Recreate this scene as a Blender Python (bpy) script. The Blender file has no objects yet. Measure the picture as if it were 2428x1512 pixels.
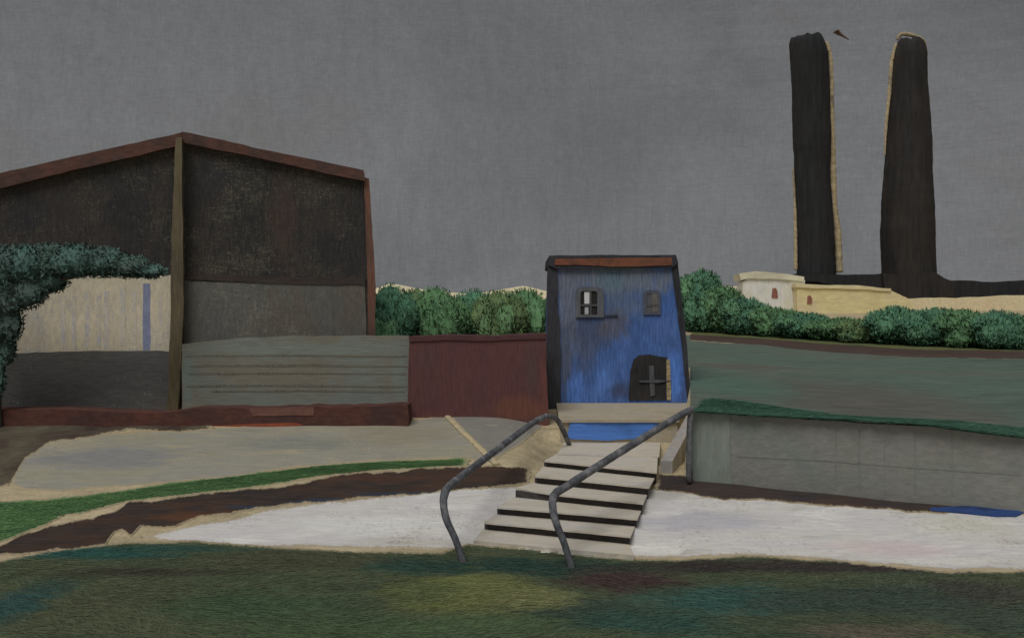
import bpy, bmesh, math, random
import numpy as np
from mathutils import Vector
random.seed(7); RNG = np.random.default_rng(11)
scene = bpy.context.scene
COL = scene.collection
F, CX, CY, EYE = 2360.0, 1213.5, 756.0, 7.3      # lens and eye height used to read distances off the picture

# ------------------------------------------------------------------ helpers: points
def P(px, py, D):
    return np.array([(px-CX)/F*D, D, EYE-(py-CY)/F*D])
class Plane:
    def __init__(s, px, D, ang=0.0, proud=0.0):
        a = math.radians(ang)
        s.args = (px, D, ang)
        s.u = np.array([math.cos(a), math.sin(a), 0.0])
        s.n = np.array([math.sin(a), -math.cos(a), 0.0])
        s.p = P(px, CY, D) + s.n*proud
    def out(s, d):
        return Plane(*s.args, proud=d)
    def at(s, px, py):
        r = np.array([(px-CX)/F, 1.0, -(py-CY)/F])
        t = np.dot(s.n, s.p-np.array([0, 0, EYE]))/np.dot(s.n, r)
        return np.array([0, 0, EYE])+r*t
def ss(a, b, x):
    t = np.clip((x-a)/(b-a), 0, 1); return t*t*(3-2*t)

# ------------------------------------------------------------------ terrain
YL = [0, 32.5, 37.5, 40.3, 45.6, 50, 60, 75, 96, 130, 250, 2500]
ZL = [0, 0, .85, 1.45, 2.45, 2.85, 3.6, 4.6, 5.63, 9, 11, 14]
YR = [0, 30.5, 37.5, 60, 2500]
ZR = [0, 0, 1.2, 1.6, 1.6]
YT = [0, 38, 96, 130, 250, 2500]
ZT = [3.55, 3.6, 5.63, 9, 11, 14]
YS = [0, 31.2, 32.6, 33.9, 35, 36.8, 38, 40.3, 45.4, 46.0, 52, 60]
ZS = [.5, .5, -.1, -.02, .28, .58, .85, 1.15, 1.4, 2.2, 2.6, 3.5]
W0 = P(1640, CY, 37.5)[:2]; W1 = P(2470, CY, 34.0)[:2]       # right retaining wall, front line
wd = (W1-W0)/np.linalg.norm(W1-W0); wn = np.array([-wd[1], wd[0]])    # wn points away from the camera
XLY = [0, 31, 33.9, 35, 36.8, 38, 40.3, 45.6, 52, 62]
XLX = [-1.2, -1.1, -.91, -.5, .26, .95, 1.32, 2.4, 2.3, 2.3]
def behind_wall(X, Y):
    return (X-W0[0])*wn[0]+(Y-W0[1])*wn[1]
def terT(X, Y):
    return np.interp(Y, YT, ZT)-.042*np.clip(np.asarray(X)-6.8, 0, 14)*(1-ss(38, 66, Y))
def terr(X, Y):
    X = np.asarray(X, float); Y = np.asarray(Y, float)
    hl = np.interp(Y, YL, ZL); hr = np.interp(Y, YR, ZR); ht = terT(X, Y)
    b = ss(-1, 5, X)*(1-ss(47, 60, Y))
    h = hl*(1-b)+hr*b
    xl = np.interp(Y, XLY, XLX); xr = 0.181*Y-.55
    inside = ss(xl-1.6, xl-.1, X)*(1-ss(xr+.1, xr+.4, X))*(1-ss(58, 66, Y))
    u = Y+np.clip(.5*(X-xl), 0, 2.4)*(1-ss(38, 44, Y))
    hs = np.minimum(h, np.interp(u, YS, ZS))
    hs = np.where(Y > 45, np.interp(u, YS, ZS), hs)
    h = h*(1-inside)+hs*inside
    tm = ((behind_wall(X, Y) > .62) & (X > 0.181*Y-.1)) | (Y > 66)
    tb = ss(60, 66, Y)
    t2 = np.where(tm, np.where(X > .181*Y-.1, 1.0, tb*ss(0, 8, X)), 0)
    return h*(1-t2)+ht*t2+.03*np.sin(X*1.3+Y*.7)*np.sin(Y*.9-X*.4)
def hits(px, py, lift=0.0, terrace=False, d0=18.0, d1=140.0):
    px = np.asarray(px, float).ravel(); py = np.asarray(py, float).ravel()
    lo = np.full(px.shape, d0); hi = np.full(px.shape, d1); done = np.zeros(px.shape, bool)
    fun = terT if terrace else terr
    g = lambda D: EYE-(py-CY)/F*D-fun((px-CX)/F*D, D)
    for D in np.arange(d0, d1, .2):
        c = (g(np.full(px.shape, D)) <= 0) & ~done
        hi[c] = D; lo[c] = D-.2; done |= c
    for _ in range(22):
        m = (lo+hi)/2; c = g(m) <= 0
        hi = np.where(c, m, hi); lo = np.where(c, lo, m)
    D = (lo+hi)/2; X = (px-CX)/F*D
    return np.stack([X, D, fun(X, D)+lift], 1)
def G(px, py, **k):
    return hits([px], [py], **k)[0]

# ------------------------------------------------------------------ helpers: objects
ORG = {}
def tag(o, label=None, cat=None, group=None, kind=None):
    if label: o['label'] = label
    if cat: o['category'] = cat
    if group: o['group'] = group
    if kind: o['kind'] = kind
    return o
def empty(name, loc, label, cat, group=None):
    o = bpy.data.objects.new(name, None); COL.objects.link(o)
    o.location = Vector([float(v) for v in loc]); o.empty_display_size = .5
    ORG[o] = np.array(loc, float)
    return tag(o, label, cat, group)
def mesh(name, verts, faces, mat, parent=None, smooth=False, base=None, recalc=True):
    verts = np.asarray(verts, float)
    org = ORG[parent] if parent is not None else (np.array(base, float) if base is not None else np.zeros(3))
    me = bpy.data.meshes.new(name)
    me.from_pydata((verts-org).tolist(), [], [list(map(int, f)) for f in faces])
    if recalc:
        bm = bmesh.new(); bm.from_mesh(me)
        bmesh.ops.recalc_face_normals(bm, faces=bm.faces); bm.to_mesh(me); bm.free()
    me.materials.append(mat)
    if smooth:
        for p in me.polygons: p.use_smooth = True
    o = bpy.data.objects.new(name, me); COL.objects.link(o)
    if parent is not None: o.parent = parent
    elif base is not None: o.location = Vector(org.tolist())
    ORG[o] = org
    return o
class MB:
    def __init__(s): s.v = []; s.f = []
    def add(s, v, f):
        k = len(s.v); s.v += [np.asarray(p, float) for p in v]; s.f += [[i+k for i in q] for q in f]; return s
    def hexa(s, a, b):            # a,b: 4-point loops
        return s.add(list(a)+list(b), [(0, 1, 2, 3), (4, 7, 6, 5), (0, 4, 5, 1), (1, 5, 6, 2), (2, 6, 7, 3), (3, 7, 4, 0)])
    def build(s, name, mat, parent=None, **k):
        return mesh(name, np.array(s.v), s.f, mat, parent, **k)
def wob(n, amp, seed, period=14):
    r = np.random.default_rng(seed); x = np.arange(n); o = np.zeros(n)
    for k, (p, a) in enumerate(((period*3, .6), (period, .45), (period/3.5, .3), (2.2, .16))):
        m = int(n/p)+4; o += np.interp(x, np.arange(m)*p, r.uniform(-1, 1, m))*a
    return o*amp
def slab(plane, pts, thick, jit=.05, seg=.22, seed=1, skew=None):
    """solid panel: outline given by picture points on a plane, wobbly hand-cut edge, real thickness"""
    q = [plane.at(*p) for p in pts]; out = []
    r = np.random.default_rng(seed)
    for i in range(len(q)):
        a, b = q[i], q[(i+1) % len(q)]; L = np.linalg.norm(b-a); n = max(1, int(L/seg))
        e = (b-a)/max(L, 1e-6); nn = np.cross(e, plane.n); w = wob(n+1, jit, seed*31+i, period=8)
        for k in range(n):
            fade = min(1, k/2.0, (n-k)/2.0) if n > 3 else 0
            out.append(a+(b-a)*k/n+nn*w[k]*fade)
    out = np.array(out); back = out+(-plane.n*thick if skew is None else np.array(skew)*thick)
    N = len(out); f = [list(range(N)), list(range(2*N-1, N-1, -1))]
    f += [(i, (i+1) % N, N+(i+1) % N, N+i) for i in range(N)]
    return np.concatenate([out, back]), f
def panel(name, plane, pts, thick, mat, parent=None, **k):
    kk = {x: k.pop(x) for x in ('jit', 'seg', 'seed', 'skew') if x in k}
    v, f = slab(plane, pts, thick, **kk)
    return mesh(name, v, f, mat, parent, **k)
def rect(x0, y0, x1, y1): return [(x0, y0), (x1, y0), (x1, y1), (x0, y1)]
def tube(path, radii, seg=12, flat=1.0, lump=0.0, seed=3):
    path = [np.asarray(p, float) for p in path]; r = np.random.default_rng(seed)
    pts = []; rad = []
    P_ = [path[0]]+path+[path[-1]]; R_ = [radii[0]]+list(radii)+[radii[-1]]
    for i in range(1, len(P_)-2):
        n = max(3, int(np.linalg.norm(P_[i+1]-P_[i])/.25))
        for k in range(n):
            t = k/n; a, b, c, d = P_[i-1:i+3]
            pts.append(.5*((2*b)+(-a+c)*t+(2*a-5*b+4*c-d)*t*t+(-a+3*b-3*c+d)*t**3))
            rad.append(R_[i]*(1-t)+R_[i+1]*t)
    pts.append(path[-1]); rad.append(radii[-1])
    v = []; f = []
    for i, p in enumerate(pts):
        t = pts[min(i+1, len(pts)-1)]-pts[max(i-1, 0)]; t = t/np.linalg.norm(t)
        a = np.cross(t, [0, 0, 1.0]); 
        if np.linalg.norm(a) < .2: a = np.cross(t, [0, 1.0, 0])
        a /= np.linalg.norm(a); b = np.cross(t, a); rr = rad[i]*(1+lump*r.uniform(-1, 1))
        for k in range(seg):
            th = 2*math.pi*k/seg; v.append(p+a*math.cos(th)*rr+b*math.sin(th)*rr*flat)
    n = len(pts)
    for i in range(n-1):
        for k in range(seg):
            f.append((i*seg+k, i*seg+(k+1) % seg, (i+1)*seg+(k+1) % seg, (i+1)*seg+k))
    f.append(list(range(seg))); f.append(list(range((n-1)*seg, n*seg)))
    return np.array(v), f

# ------------------------------------------------------------------ helpers: materials
EV, EH = .36, .56          # light reaching a wall facing us / level ground, to turn seen colours into surface colours
def lin(c): 
    c = np.array(c, float)/255.0
    return np.where(c < .04045, c/12.92, ((c+.055)/1.055)**2.4)
def alb(c, e): return tuple(np.clip(lin(c)/e, 0.004, .9))+(1.0,)
class NT:
    def __init__(s, nt): s.nt = nt
    def n(s, t, **k):
        o = s.nt.nodes.new(t)
        for a, v in k.items(): setattr(o, a, v)
        return o
    def l(s, a, b): s.nt.links.new(a, b)
    def noise(s, vec, scale, stretch=(1, 1, 1), detail=4, rough=.6, dist=0.0, off=(0, 0, 0)):
        m = s.n('ShaderNodeMapping'); m.inputs['Scale'].default_value = stretch; m.inputs['Location'].default_value = off
        s.l(vec, m.inputs['Vector'])
        t = s.n('ShaderNodeTexNoise'); t.inputs['Scale'].default_value = scale; t.inputs['Detail'].default_value = detail
        t.inputs['Roughness'].default_value = rough; t.inputs['Distortion'].default_value = dist
        s.l(m.outputs[0], t.inputs['Vector']); return t.outputs[0]
    def ramp(s, fac, stops):
        r = s.n('ShaderNodeValToRGB'); e = r.color_ramp.elements
        while len(e) < len(stops): e.new(.5)
        for k, (p, c) in enumerate(stops):
            e[k].position = p; e[k].color = c if len(c) == 4 else tuple(c)+(1,)
        s.l(fac, r.inputs[0]); return r.outputs[0]
    def mix(s, fac, a, b, mode='MIX'):
        m = s.n('ShaderNodeMix', data_type='RGBA', blend_type=mode)
        for v, i in ((fac, 0), (a, 6), (b, 7)):
            if hasattr(v, 'links') or hasattr(v, 'is_linked'): s.l(v, m.inputs[i])
            else: m.inputs[i].default_value = v
        return m.outputs[2]
    def math(s, op, a, b=None):
        m = s.n('ShaderNodeMath', operation=op)
        for v, i in ((a, 0), (b, 1)):
            if v is None: continue
            if hasattr(v, 'is_linked'): s.l(v, m.inputs[i])
            else: m.inputs[i].default_value = v
        return m.outputs[0]
def g3(v): return (v, v, v, 1)
def paint(name, cols, e=EV, sc=.5, st=(1, 1, 1), fine=(9, (1, 1, .25)), famt=.28, fleck=None, fl=(.62, .7), flsc=7.0,
          flat=False, bump=.25, rough=.82, patches=(), vp=(), island=0.0, hue2=None, fringe=None, soft=None):
    m = bpy.data.materials.new(name); m.use_nodes = True; nt = m.node_tree; nt.nodes.clear(); N = NT(nt)
    tc = N.n('ShaderNodeTexCoord').outputs['Object']
    base = N.noise(tc, sc, st, 5, .62, .5)
    k = len(cols)
    c = N.ramp(base, [(.34+.32*i/max(1, k-1), alb(x, e)) for i, x in enumerate(cols)])
    for (cx, cy, rx, ry, col, am, vt) in [tuple(q_)+(False,) for q_ in patches]+[tuple(q_)+(True,) for q_ in vp]:
        mp = N.n('ShaderNodeMapping'); mp.vector_type = 'POINT'
        mp.inputs['Location'].default_value = (-cx/rx, 0, -cy/ry) if vt else (-cx/rx, -cy/ry, 0); mp.inputs['Scale'].default_value = (1/rx, 0, 1/ry) if vt else (1/rx, 1/ry, 0.0)
        N.l(tc, mp.inputs['Vector'])
        ln = N.n('ShaderNodeVectorMath', operation='LENGTH'); N.l(mp.outputs[0], ln.inputs[0])
        nz = N.noise(tc, 1.3 if vt else .9, (1, 1, .5) if vt else (.6, 1.6, 1), 6, .75, .6, off=(cx, cy, 0))
        d = N.math('ADD', ln.outputs['Value'], N.math('MULTIPLY', N.math('SUBTRACT', nz, .5), 1.7))
        fac = N.ramp(d, [(.45, g3(am)), (1.05, g3(0))])
        c = N.mix(fac, c, alb(col, e))
    fn = N.noise(tc, fine[0], fine[1], 4, .68, .2)
    fm = N.ramp(fn, [(.28, g3(1-famt)), (.5, g3(1.0)), (.74, g3(1+famt*1.3))])
    c = N.mix(1.0, c, fm, 'MULTIPLY')
    if island:
        gi = N.n('ShaderNodeNewGeometry').outputs['Random Per Island']
        c = N.mix(1.0, c, N.ramp(gi, [(0, g3(1-island)), (.5, g3(1)), (1, g3(1+island))]), 'MULTIPLY')
        if hue2: c = N.mix(N.ramp(gi, [(.45, g3(0)), (.9, g3(.75))]), c, alb(hue2, e))
    if fleck:
        # threads in two directions; where both are proud the pale ground wears through
        if flat: s1, s2 = (1, .18, 1), (.18, 1, 1)
        else: s1, s2 = (1, 1, .16), (.16, .16, 1)
        a = N.noise(tc, flsc*1.5, s1, 3, .7, 0); b = N.noise(tc, flsc*1.5, s2, 3, .7, 0, off=(3, 5, 7)); dn = N.noise(tc, flsc*1.7, (1, 1, 1), 2, .7, 0)
        big = N.noise(tc, .3, (1, 1, 1), 5, .65, .4, off=(9, 2, 4))
        w = N.math('ADD', N.math('MULTIPLY', N.math('ADD', a, b), .28), N.math('MULTIPLY', dn, .44))
        w = N.math('ADD', w, N.math('MULTIPLY', N.math('SUBTRACT', big, .5), .4))
        c = N.mix(N.ramp(w, [(fl[0]-.02, g3(0)), (fl[1], g3(.7))]), c, alb(fleck, e))
    if fringe:       # worn, ragged margin where the bare sandy soil comes through
        at = N.n('ShaderNodeAttribute'); at.attribute_name = 'edge'
        nn = N.noise(tc, 6, (1.6, .45, 1), 5, .8, 0)
        big = N.noise(tc, .7, (1, 1, 1), 3, .6, 0, off=(5, 1, 0))
        m_ = N.math('ADD', N.math('ADD', N.math('DIVIDE', at.outputs['Fac'], fringe), N.math('MULTIPLY', N.math('SUBTRACT', nn, .5), 2.6)), N.math('MULTIPLY', N.math('SUBTRACT', big, .5), 1.6))
        c = N.mix(N.ramp(m_, [(.20, g3(.9)), (.75, g3(0))]), c, alb((142, 130, 106), e))
    bs = N.n('ShaderNodeBsdfPrincipled'); N.l(c, bs.inputs['Base Color']); bs.inputs['Roughness'].default_value = rough
    bs.inputs['Specular IOR Level'].default_value = .1
    if bump:
        bp = N.n('ShaderNodeBump'); bp.inputs['Strength'].default_value = bump; bp.inputs['Distance'].default_value = .06
        N.l(fn, bp.inputs['Height']); N.l(bp.outputs[0], bs.inputs['Normal'])
    if soft:          # leaves and blades take the light of the whole clump, not of each tiny face
        va = N.n('ShaderNodeVectorMath', operation='MULTIPLY_ADD'); N.l(tc, va.inputs[0])
        va.inputs[1].default_value = soft[0]; va.inputs[2].default_value = soft[1]
        vn = N.n('ShaderNodeVectorMath', operation='NORMALIZE'); N.l(va.outputs[0], vn.inputs[0]); N.l(vn.outputs[0], bs.inputs['Normal'])
    o = N.n('ShaderNodeOutputMaterial'); N.l(bs.outputs[0], o.inputs[0])
    return m
BEIGE = (160, 146, 118)
VERT = (10, (1, 1, .12)); HORI = (9, (.12, 1, 1.4)); GFINE = (5, (.22, 1.6, 1))

# ------------------------------------------------------------------ ground
M_sand = paint('sandy soil', [(132, 122, 100), (148, 136, 110), (158, 146, 120)], EH, .8, (.5, 1.2, 1), (7, (1, 1, 1)), .2)
def axis(a, b, s, far):
    inner = np.arange(a, b+1e-6, s); r = []; l = []; x = b; st = s
    while x < far: st *= 1.3; x += st; r.append(x)
    x = a; st = s
    while x > -far: st *= 1.3; x -= st; l.append(x)
    return np.array(l[::-1]+list(inner)+r)
xs = axis(-24, 24, .25, 2200); ys = axis(18, 64, .25, 2400); ys = ys[ys > -60]
XX, YY = np.meshgrid(xs, ys); ZZ = terr(XX, YY)-.02
nx = len(xs); ny = len(ys)
idx = np.arange(nx*ny).reshape(ny, nx)
gf = np.stack([idx[:-1, :-1], idx[:-1, 1:], idx[1:, 1:], idx[1:, :-1]], -1).reshape(-1, 4)
ground = mesh('ground', np.stack([XX, YY, ZZ], -1).reshape(-1, 3), gf, M_sand, recalc=False, smooth=True)
tag(ground, kind='structure')

def strip(name, up, lo, mat, lift, rows=10, step=4, ju=5, jl=5, seed=1, terrace=False, ends=14, **t):
    x0 = max(up[0][0], lo[0][0]); x1 = min(up[-1][0], lo[-1][0])
    px = np.arange(x0, x1+.1, step); n = len(px)
    u = np.interp(px, *zip(*up))+wob(n, ju, seed, 40/step*2); l = np.interp(px, *zip(*lo))+wob(n, jl, seed+50, 40/step*2)
    l = np.maximum(l, u+.6)
    rows = rows+6; tt = (.5-.5*np.cos(np.linspace(0, 1, rows)*np.pi))[:, None]
    PY = u[None]*(1-tt)+l[None]*tt; PX = np.repeat(px[None], rows, 0)
    if ends:
        e = wob(rows, ends, seed+90, 3); PX[:, 0] -= np.abs(e); 
        PX[:, -1] += np.abs(wob(rows, ends, seed+91, 3))
    v = hits(PX, PY, lift, terrace).reshape(rows, n, 3); dn = np.array([0, 0, .09])
    v = np.concatenate([v[:1]-dn, v, v[-1:]-dn]).reshape(-1, 3); PY = np.concatenate([PY[:1], PY, PY[-1:]]); rows = rows+2
    i = np.arange(rows*n).reshape(rows, n)
    f = np.stack([i[1:, :-1], i[1:, 1:], i[:-1, 1:], i[:-1, :-1]], -1).reshape(-1, 4)
    o = mesh(name, v, f, mat, recalc=False, smooth=True)
    ed = np.minimum(PY-u[None], l[None]-PY)
    if ends: ed = np.minimum(ed, np.minimum(px-px[0], px[-1]-px)[None]*.5)
    a_ = o.data.attributes.new('edge', 'FLOAT', 'POINT'); a_.data.foreach_set('value', np.maximum(ed, 0).ravel().astype(np.float32))
    return tag(o, **t)

GR = P(0, 0, 1)
def vpt(pl, org, px, py, rx, ry, col, am=.8):      # a soft colour patch on a wall
    p = pl.at(px, py)-np.array(org); k = np.linalg.norm(pl.at(px+1, py)-pl.at(px, py))
    return (p[0], p[2], rx*k, ry*k, col, am)
def gp(px, py, rx, ry, col, am=.85, **k):            # a patch on the lawn, from picture to ground position
    c = G(px, py); return (c[0], c[1], rx, ry, col, am)
LAWN_P = [gp(300, 1450, 7, 2.6, (68, 72, 54), .9), gp(330, 1356, 3.6, .8, (56, 54, 46), .9), gp(150, 1312, 5.0, 1.1, (42, 72, 66), 1), gp(420, 1300, 3.0, .6, (44, 70, 62), .8),
          gp(20, 1440, 1.2, 3.0, (44, 66, 62), .95), gp(720, 1330, 4, 1.6, (66, 68, 52), .95), gp(620, 1440, 3.2, 2.0, (58, 74, 54), .9), gp(880, 1490, 4.5, 1.4, (62, 76, 54), .9),
          gp(1000, 1345, 2.2, 1.3, (42, 62, 54), .95), gp(1280, 1345, 3.6, 1.4, (40, 58, 51), 1), gp(1170, 1480, 3.0, 1.2, (66, 80, 56), .9),
          gp(1480, 1375, 2.2, 1.5, (60, 48, 46), .95), gp(1420, 1450, 1.8, 1.6, (52, 64, 54), .9), gp(1740, 1420, 3.0, 1.7, (50, 76, 69), 1), gp(1560, 1475, 2.4, 1.4, (46, 68, 60), .95),
          gp(1900, 1345, 7.5, 1.0, (52, 47, 45), .95), gp(2100, 1425, 4.6, 2.0, (54, 64, 57), .95), gp(2060, 1498, 2.2, .7, (86, 80, 70), .8), gp(2330, 1400, 1.8, 1.6, (58, 58, 52), .9), gp(2350, 1480, 1.6, 1.2, (56, 66, 58), .9),
          gp(1090, 1400, 2.3, 2.4, (92, 96, 58), 1), gp(1170, 1405, 2.0, 2.1, (92, 95, 60), 1), gp(1270, 1418, 1.4, 1.2, (96, 98, 66), 1), gp(1010, 1405, 1.3, 1.6, (78, 86, 56), .9)]
M_lawn = paint('dark lawn', [(58, 67, 52), (66, 73, 55), (71, 76, 57)], EH, .5, (.5, 1.3, 1), (7, (.2, 1.8, 1)), .28, patches=LAWN_P, bump=.4,
               fleck=(104, 102, 82), fl=(.64, .78), flat=True, flsc=6, fringe=7)
M_white = paint('worn pale concrete', [(160, 156, 151), (174, 171, 166), (168, 165, 164), (184, 182, 177)], EH, .5, (.5, 1.6, 1), (5, (.3, 1.6, 1)), .1,
                fleck=(122, 116, 104), fl=(.56, .70), flat=True, flsc=4.5, bump=.5, fringe=7,
                patches=[gp(2120, 1300, 2.6, .9, (172, 158, 156), .7), gp(1650, 1235, 3.2, 1.2, (150, 148, 153), .8), gp(2300, 1245, 2.2, .9, (168, 167, 152), .7), gp(900, 1245, 4, 1.2, (182, 181, 176), .8), gp(1000, 1285, 3, .5, (160, 156, 146), .7), gp(2250, 1330, 2.5, .6, (186, 184, 176), .7), gp(1560, 1305, 1.2, .6, (186, 184, 178), .9)])
M_earth = paint('brown earth', [(46, 41, 39), (52, 44, 40), (60, 46, 38), (49, 42, 40)], EH, .6, (.5, 1.3, 1), GFINE, .3, fleck=(120, 104, 84), fl=(.72, .82), flat=True, fringe=5, patches=[gp(640, 1204, 2.4, .28, (44, 50, 62), .9), gp(800, 1188, 2.6, .3, (42, 48, 62), .95), gp(950, 1172, 2.6, .35, (44, 50, 60), .9), gp(430, 1225, 1.8, .5, (76, 52, 38), .8), gp(900, 1135, 2.5, .5, (66, 46, 38), .7)])
M_earthd = paint('dark earth', [(50, 46, 46), (56, 48, 45), (62, 50, 46)], EH, .6, (.4, 1.3, 1), GFINE, .25, fleck=(130, 114, 92), fl=(.70, .80), flat=True, fringe=6)
M_gstrip = paint('bright verge grass', [(60, 86, 55), (71, 98, 62), (80, 107, 68)], EH, .6, (.6, 1.4, 1), GFINE, .22, fleck=(140, 134, 104), fl=(.70, .82), flat=True, fringe=5)
M_yard = paint('grey gravel yard', [(118, 116, 106), (127, 123, 107), (122, 120, 112), (134, 128, 109)], EH, .45, (.5, 1.2, 1), GFINE, .12,
               fleck=(156, 142, 116), fl=(.56, .70), flat=True, flsc=5, bump=.4, fringe=5,
               patches=[gp(250, 1085, 4, 1.6, (108, 108, 108), .8), gp(700, 1050, 4, 1.2, (104, 106, 102), .6), gp(950, 1030, 3, 2, (118, 112, 97), .7)])
M_paving = paint('grey paving', [(106, 104, 98), (114, 112, 105)], EH, .5, (1, 1, 1), GFINE, .12, fringe=5)
M_field = paint('grey green field', [(68, 80, 72), (74, 88, 79), (78, 86, 77), (78, 78, 71)], EH, .12, (.5, 1, 1), (2.2, (.3, 1, 1)), .22,
                fleck=(120, 124, 104), fl=(.66, .80), flat=True, flsc=2.2, patches=[(16.5, 45, 6, 12, (78, 76, 70), .8), (11, 50, 3.5, 8, (68, 90, 80), .7)], fringe=3)
M_track = paint('brown track', [(60, 50, 46), (70, 56, 50)], EH, .4, (.3, 1, 1), (2, (.3, 1, 1)), .25)
M_olive = paint('olive verge', [(74, 84, 56), (84, 86, 54), (62, 80, 58)], EH, .3, (.5, 1, 1), (2, (1, 1, 1)), .25, fringe=2)

BR_up = [(-420, 1302), (0, 1292), (51, 1272), (120, 1250), (205, 1229), (270, 1212), (307, 1192), (410, 1177), (480, 1168), (580, 1157), (717, 1142), (751, 1130), (900, 1116), (1100, 1105), (1180, 1106), (1255, 1112)]
BR_lo = [(-420, 1318), (0, 1311), (51, 1309), (137, 1300), (205, 1296), (250, 1287), (272, 1254), (290, 1250), (310, 1268), (335, 1244), (370, 1248), (410, 1249), (478, 1222), (580, 1214), (683, 1198), (800, 1190), (1030, 1164), (1120, 1156), (1255, 1146)]
W_up = [(340, 1268), (450, 1245), (560, 1228), (640, 1204), (800, 1188), (1040, 1164), (1280, 1150), (1500, 1162), (1570, 1160), (1640, 1168), (1720, 1182), (1800, 1176), (1950, 1196), (2100, 1204), (2200, 1214), (2900, 1222)]
W_lo = [(340, 1274), (450, 1282), (560, 1290), (800, 1298), (1050, 1303), (1200, 1312), (1500, 1318), (1600, 1320), (1800, 1314), (2000, 1328), (2250, 1352), (2900, 1346)]
L_up = [(-420, 1340), (0, 1330), (100, 1306), (300, 1284), (470, 1284), (560, 1292), (700, 1302), (1050, 1310), (1110, 1290), (1300, 1305), (1500, 1324), (1600, 1326), (1800, 1318), (2000, 1332), (2250, 1356), (2900, 1352)]
strip('lawn', L_up, [(-420, 1700), (2900, 1700)], M_lawn, .016, rows=26, ju=5, jl=0, seed=3, kind='structure')
strip('pale_path', W_up, W_lo, M_white, .010, rows=14, ju=4, jl=4, seed=5, kind='structure')
strip('earth_bank', BR_up, BR_lo, M_earth, .018, rows=10, ju=8, jl=9, seed=6, kind='structure')
strip('earth_bank', [(1555, 1122), (1700, 1137), (1900, 1150), (2100, 1162), (2900, 1190)],
      [(1555, 1162), (1640, 1172), (1720, 1186), (1800, 1180), (1950, 1201), (2100, 1208), (2200, 1218), (2900, 1224)], M_earthd, .018, rows=8, ju=4, jl=7, seed=8, kind='structure')
strip('grass_strip', [(-420, 1192), (0, 1188), (100, 1182), (205, 1172), (410, 1142), (580, 1121), (751, 1100), (900, 1090), (1105, 1084)],
      [(-420, 1308), (0, 1288), (51, 1268), (100, 1250), (150, 1226), (205, 1216), (300, 1190), (410, 1179), (580, 1159), (751, 1133), (900, 1117), (1105, 1105)], M_gstrip, .014, rows=10, ju=3, jl=4, seed=9, kind='structure')
strip('yard', [(30, 1048), (100, 1040), (250, 1030), (480, 1014), (800, 1000), (950, 998), (1060, 985), (1250, 990)],
      [(30, 1150), (60, 1160), (150, 1168), (300, 1152), (560, 1132), (700, 1106), (900, 1090), (1060, 1086), (1170, 1092), (1250, 1030)], M_yard, .010, rows=16, ju=5, jl=5, seed=10, kind='structure')
strip('paving', [(1072, 986), (1120, 982), (1295, 990)], [(1072, 990), (1165, 1092), (1235, 1050), (1295, 1000)], M_paving, .018, rows=12, ju=2, jl=2, seed=11, ends=0, kind='structure')
M_dirt = paint('dark yard dirt', [(56, 46, 42), (70, 64, 54), (80, 76, 62)], EH, .5, (1, 1, 1), GFINE, .25, fleck=(128, 116, 94), fl=(.66, .78), flat=True, fringe=6)
strip('dirt', [(-420, 985), (60, 985), (150, 1000), (420, 1004), (500, 1010)], [(-420, 1190), (20, 1150), (60, 1085), (120, 1050), (200, 1040), (300, 1020), (420, 1026), (500, 1014)], M_dirt, .015, rows=14, ju=4, jl=6, seed=12, kind='structure')
# terrace on the right
strip('field', [(1636, 806), (1800, 816), (2000, 834), (2200, 846), (2900, 853)], [(1636, 979), (1800, 989), (2000, 999), (2200, 1011), (2480, 1044), (2900, 1090)],
      M_field, .03, rows=22, ju=2, jl=0, seed=14, terrace=True, ends=0, kind='structure')
strip('track', [(1636, 792), (1800, 803), (2000, 819), (2200, 832), (2900, 838)], [(1636, 808), (1800, 819), (2000, 838), (2200, 849), (2900, 856)],
      M_track, .06, rows=6, ju=2, jl=2, seed=15, terrace=True, ends=0, kind='structure')
strip('verge', [(1640, 778), (1800, 785), (2000, 797), (2200, 808), (2900, 814)], [(1640, 794), (1800, 806), (2000, 822), (2200, 834), (2900, 840)],
      M_olive, .045, rows=6, ju=1, jl=1, seed=16, terrace=True, ends=0, kind='structure')

strip('verge', [(1594, 792), (1642, 794)], [(1594, 962), (1642, 962)], M_field, .02, rows=10, ju=0, jl=0, seed=17, ends=0, kind='structure')
# far pale hills
M_hill = paint('pale far hills', [(146, 134, 110), (156, 144, 118)], .33, .004, (1, 1, 1), (.08, (1, 1, 1)), .2, bump=0)
hx = np.linspace(-900, 900, 160); HV = []; HF = []
top = np.interp(hx, [-900, -250, -190, -120, -60, 20, 60, 130, 300, 480, 900], [14, 30, 62, 50, 46, 60, 50, 34, 60, 56, 30])+wob(160, 4, 5, 9)
for k, (dy, fz) in enumerate(((0, 0), (60, .55), (140, .9), (220, 1.0), (500, .3), (900, -.2))):
    for i in range(160): HV.append((hx[i], 1300+dy+20*math.sin(i*.3+k), 12+(top[i]-12)*fz if fz > 0 else 8))
for k in range(5):
    for i in range(159): HF.append((k*160+i, k*160+i+1, (k+1)*160+i+1, (k+1)*160+i))
tag(mesh('hills', HV, HF, M_hill, smooth=True, recalc=False), kind='structure')

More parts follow.
